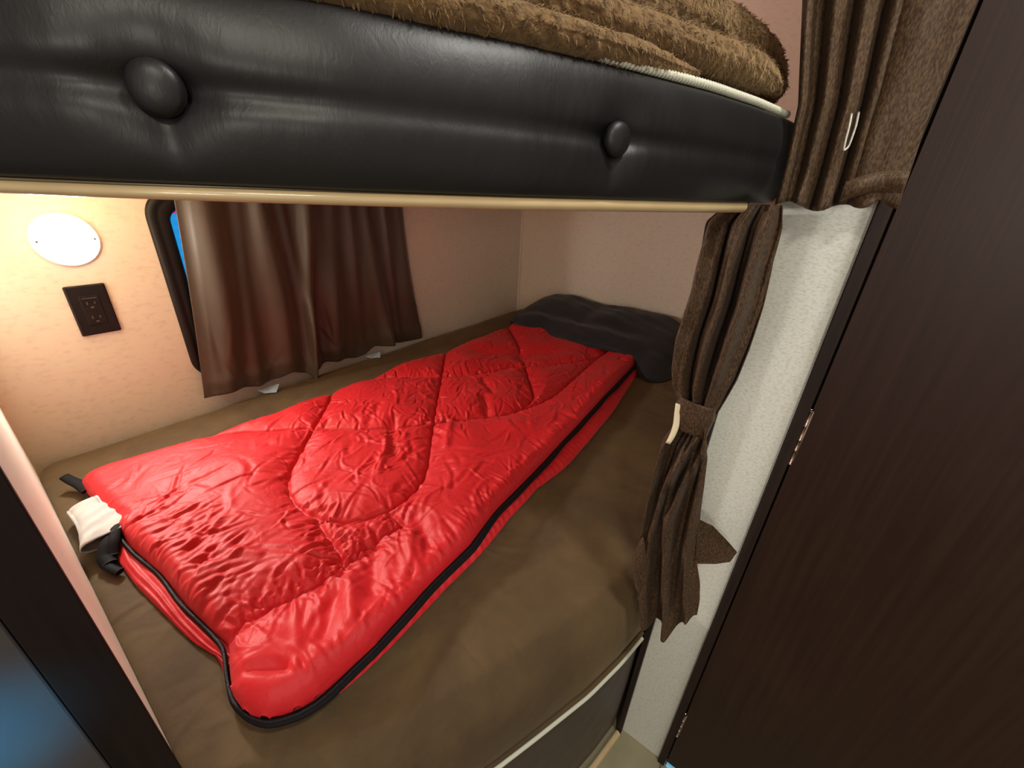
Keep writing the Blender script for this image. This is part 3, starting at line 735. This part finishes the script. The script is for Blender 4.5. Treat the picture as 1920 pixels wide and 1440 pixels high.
# tie band
zt0, zt1 = scz(.870), scz(.822)
rows = []
for j in range(14):
    t_ = j/13; z = zt0+(zt1-zt0)*t_
    row = []
    for i in range(40):
        a = 2*math.pi*i/40
        rx, ry = .0155-.0008*math.cos(t_*6.28), (.0235 if t_ < .5 else .0225)-.001*math.cos(t_*6.28)
        ca, sa = math.cos(a), math.sin(a)
        row.append((.5435+rx*abs(ca)**.8*np.sign(ca), .0868-t_*.0005+ry*abs(sa)**.8*np.sign(sa), z+.0025*sa))
    rows.append(row)
R_ = np.array(rows)
tie = link('tie_band', R_.reshape(-1, 3)-cl, grid_faces(14, 40, closev=True), M['chenille'], cur, solid=.0022)
ly = resample([(.112, .878), (.1085, .862), (.1055, .848), (.107, .832), (.111, .818)], 14, 2)
P = np.array([[(.5300-.0004*i, y*.985-dy, z) for dy in (0, .003, .006)] for i, (y, z) in enumerate(ly)])
P[:, 0, 1] += .002*np.sin(np.linspace(0, 3.1, 14)); 
o = grid(P-cl, 'care_tag', M['tagc'], cur, solid=.0008); o['label'] = 'small cream tag beside the band'

# ------------------------------------------------------------------ upper curtain
uc = empty('bunk_curtain', (.565, .03, 1.12))
tag(uc, 'brown woven curtain hanging at the end of the upper bunk', 'curtain')
ucl = np.array(uc.location)
nu, nv = 300, 170
U = np.linspace(0, 1, nu)[:, None]; W = np.linspace(0, 1, nv)[None, :]
z0, z1 = 1.98, 1.1285
Z = z0+(z1-z0)*W+.0*U
yl = np.interp(Z, [1.12, 1.16, 1.215, 1.30, 2.0], [.0665, .068, .072, .094, .12]); yr = np.interp(Z, [1.12, 1.16, 1.2, 2.0], [-.034, -.032, -.029, -.032])
wave = np.where(U < .60, .0085*np.sin(U*2*math.pi*5.2+.6)+.003*np.sin(U*70), 0)
flat = np.where(U >= .60, .006*np.sin((U-.6)*6.5+.6)-.004, 0)
bl_ = 1/(1+np.exp(-(U-.60)/.012))
xw = .568-wave*(1-bl_)-(flat+.006)*bl_
Y = yl+(yr-yl)*(U+.010*np.sin(U*33))
X = xw+.0012*sines(Y*3+0*W, Z, 60, 8, 81)-.002
# bottom hem tucked in, ragged
low = np.clip((1.150-Z)/.022, 0, 1)
X = X+low*(.006*np.sin(U*21+1)-.004)
Z = Z+low*(.004*np.sin(U*13)-.004+.014*np.exp(-((U-.86)/.09)**2)-.0*U)
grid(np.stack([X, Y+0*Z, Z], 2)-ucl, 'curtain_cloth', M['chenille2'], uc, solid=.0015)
# folded-up loose flap low on the right, hollow underneath
rows = []
for i in range(40):
    t_ = i/39; y = .012-.044*t_
    row = []
    for j in range(26):
        s_ = j/25; a = s_*2.6
        row.append((.558-.011*math.sin(a)-.002*math.sin(t_*8), y, 1.148+.018*t_*0-.013*(1-math.cos(a))*.7+.004*math.sin(t_*3.1)+.010*t_))
    rows.append(row)
grid(np.array(rows)-ucl, 'curtain_hem', M['chenille2'], uc, solid=.0015)
v, f = tube_data(resample([(.552, .026, 1.205), (.5505, .0245, 1.195), (.5505, .0235, 1.182), (.552, .0225, 1.174), (.554, .0195, 1.178), (.553, .0195, 1.195), (.552, .021, 1.206)], 40, 2), .0009, .0009, 8)
o = link('drawcord', [np.array(p)-ucl for p in v], f, M['cord'], uc)
v, f = tube_data([(.566, .13, 1.985), (.566, -.04, 1.985)], .005, n=12)
link('curtain_rod', [np.array(p)-ucl for p in v], f, M['blackp'], uc)

# ------------------------------------------------------------------ door
dr = empty('door_1', (.6, -.036, .012)); tag(dr, kind='structure'); dl = np.array(dr.location)
b = MB().box(.600, .632, -.70, -.0362, .014, 1.955); link('door_leaf', np.array(b.v)-dl, b.f, M['wood'], dr, smooth=False, bevel=.0005)
for za, zb_ in ((.812, .893), (.124, .201)):
    hb = MB()
    for k in range(4):
        a0 = za+(zb_-za)*(0, .27, .45, .73)[k]; a1 = za+(zb_-za)*(.27, .45, .73, 1)[k]
        v, f = tube_data([(.5975, -.0352, a0+.0004), (.5975, -.0352, a1-.0004)], .0021, n=14, up=(1, 0, 0)); hb.add(v, f)
    for fr in (0, .27, .73, 1):
        z = za+(zb_-za)*fr; v, f = tube_data([(.5972, -.0352, z-.0006), (.5972, -.0352, z+.0004)], .0028, n=14, up=(1, 0, 0)); hb.add(v, f)
    hb.box(.5992, .5998, -.0385, -.0352, za+.002, zb_-.002)
    link('hinge', np.array(hb.v)-dl, hb.f, M['metal'], dr, bevel=0)
struct('door_gap_backing', MB().box(.613, .64, -.048, -.030, .0, 1.97), M['wood_trim'])  # unseen backing added to keep light from leaking through the door gap
# blue light spilling under the door, put in as a glowing floor strip
cyb = mat('blue_light_spill', (.25, .55, .75), .5, emit=(.12, .42, .62), estr=.5)
o = MB().box(.597, .613, -.68, -.0375, .0002, .0045).build('door_gap_light_spill', cyb, smooth=False)
tag(o, 'light blue light spilling under the dark door, shaped as a thin glowing strip', 'light spill')

# ------------------------------------------------------------------ dark cabinet at the far left
cb = empty('cabinet', (-.4, .39, 0))
tag(cb, 'dark cabinet beside the left post catching a blue glow', 'cabinet')
cbl = np.array(cb.location)
b = MB().box(-.70, -.0585, .392, .9, .06, CZ-.02); link('cabinet_body', np.array(b.v)-cbl, b.f, M['wood_trim'], cb, smooth=False)
b = MB().box(-.69, -.0532, .3755, .3915, .065, 1.40); link('door_panel', np.array(b.v)-cbl, b.f, M['panel_grey'], cb, smooth=False, bevel=.002)
b = MB().box(-.69, -.075, .41, .88, 0, .06); link('plinth', np.array(b.v)-cbl, b.f, M['wood_trim'], cb, smooth=False)

# ------------------------------------------------------------------ lights
def area(name, loc, target, size, power, col, sy=None):
    l = bpy.data.lights.new(name, 'AREA'); l.energy = power; l.color = col; l.size = size
    if sy: l.shape = 'RECTANGLE'; l.size_y = sy
    o = bpy.data.objects.new(name, l); COL.objects.link(o); o.location = loc
    o.rotation_euler = (Vector(target)-Vector(loc)).to_track_quat('-Z', 'Y').to_euler(); return o
# ceiling lamps of the aisle behind the camera
area('aisle_ceiling_light', (-.55, -.45, 1.99), (.15, .2, .9), .22, 8.0, (1, .93, .80))
area('aisle_ceiling_light', (.37, -.30, 1.99), (.30, .0, .8), .13, 7.5, (1, .97, .90))
area('puck_lamp_light', (.181, WY-.0150, .974), (.181, 0, .974), .080, 7.5, (1, .96, .90))
area('end_wall_fill_light', (-.95, -.62, 1.22), (1.88, .85, .85), .16, 4.0, (1, .92, .80))  # added fill to brighten the bunk's end wall, no known lamp there
area('upper_bunk_light', (1.2, 1.2, 1.9), (1.5, .6, 1.3), .12, 4.0, (1, .62, .56))
bl_l = bpy.data.lights.new('blue_led', 'SPOT'); bl_l.energy = 11; bl_l.color = (.0, .42, .80); bl_l.spot_size = math.radians(38); bl_l.spot_blend = .9; bl_l.shadow_soft_size = .02
bo = bpy.data.objects.new('blue_led', bl_l); COL.objects.link(bo); bo.location = (-.20, .19, .82)
bo.rotation_euler = (Vector((-.115, .376, .765))-bo.location).to_track_quat('-Z', 'Y').to_euler()
w = bpy.data.worlds.new('world'); sc.world = w; w.use_nodes = True
w.node_tree.nodes['Background'].inputs[0].default_value = (1, .88, .78, 1); w.node_tree.nodes['Background'].inputs[1].default_value = .45

# ------------------------------------------------------------------ camera
Rm = np.array([[.601, -.324, .731], [-.798, -.297, .525], [.047, -.898, -.437]])
yaw, pit, rol = 0.62276238, 0.45221463, -0.05195163
cy_, sy_, cp_, sp_ = math.cos(yaw), math.sin(yaw), math.cos(pit), math.sin(pit)
fwd = np.array([cy_*cp_, sy_*cp_, -sp_]); right = np.array([sy_, -cy_, 0]); down = np.cross(fwd, right)
c_, s_ = math.cos(rol), math.sin(rol)
r2 = c_*right+s_*down; d2 = -s_*right+c_*down
cam = bpy.data.cameras.new('camera'); co = bpy.data.objects.new('camera', cam); COL.objects.link(co)
mw = Matrix.Identity(4)
for i in range(3): mw[i][0] = r2[i]; mw[i][1] = -d2[i]; mw[i][2] = -fwd[i]
mw[0][3], mw[1][3], mw[2][3] = 0, 0, 1.134
co.matrix_world = mw
cam.sensor_width = 36; cam.sensor_fit = 'HORIZONTAL'; cam.lens = 36*782.3/1920; cam.clip_start = .01; cam.clip_end = 50
sc.camera = co
sc.view_settings.view_transform = 'Standard'; sc.view_settings.look = 'None'; sc.view_settings.gamma = 1
sc.view_settings.use_curve_mapping = False; sc.view_settings.exposure = 0.0
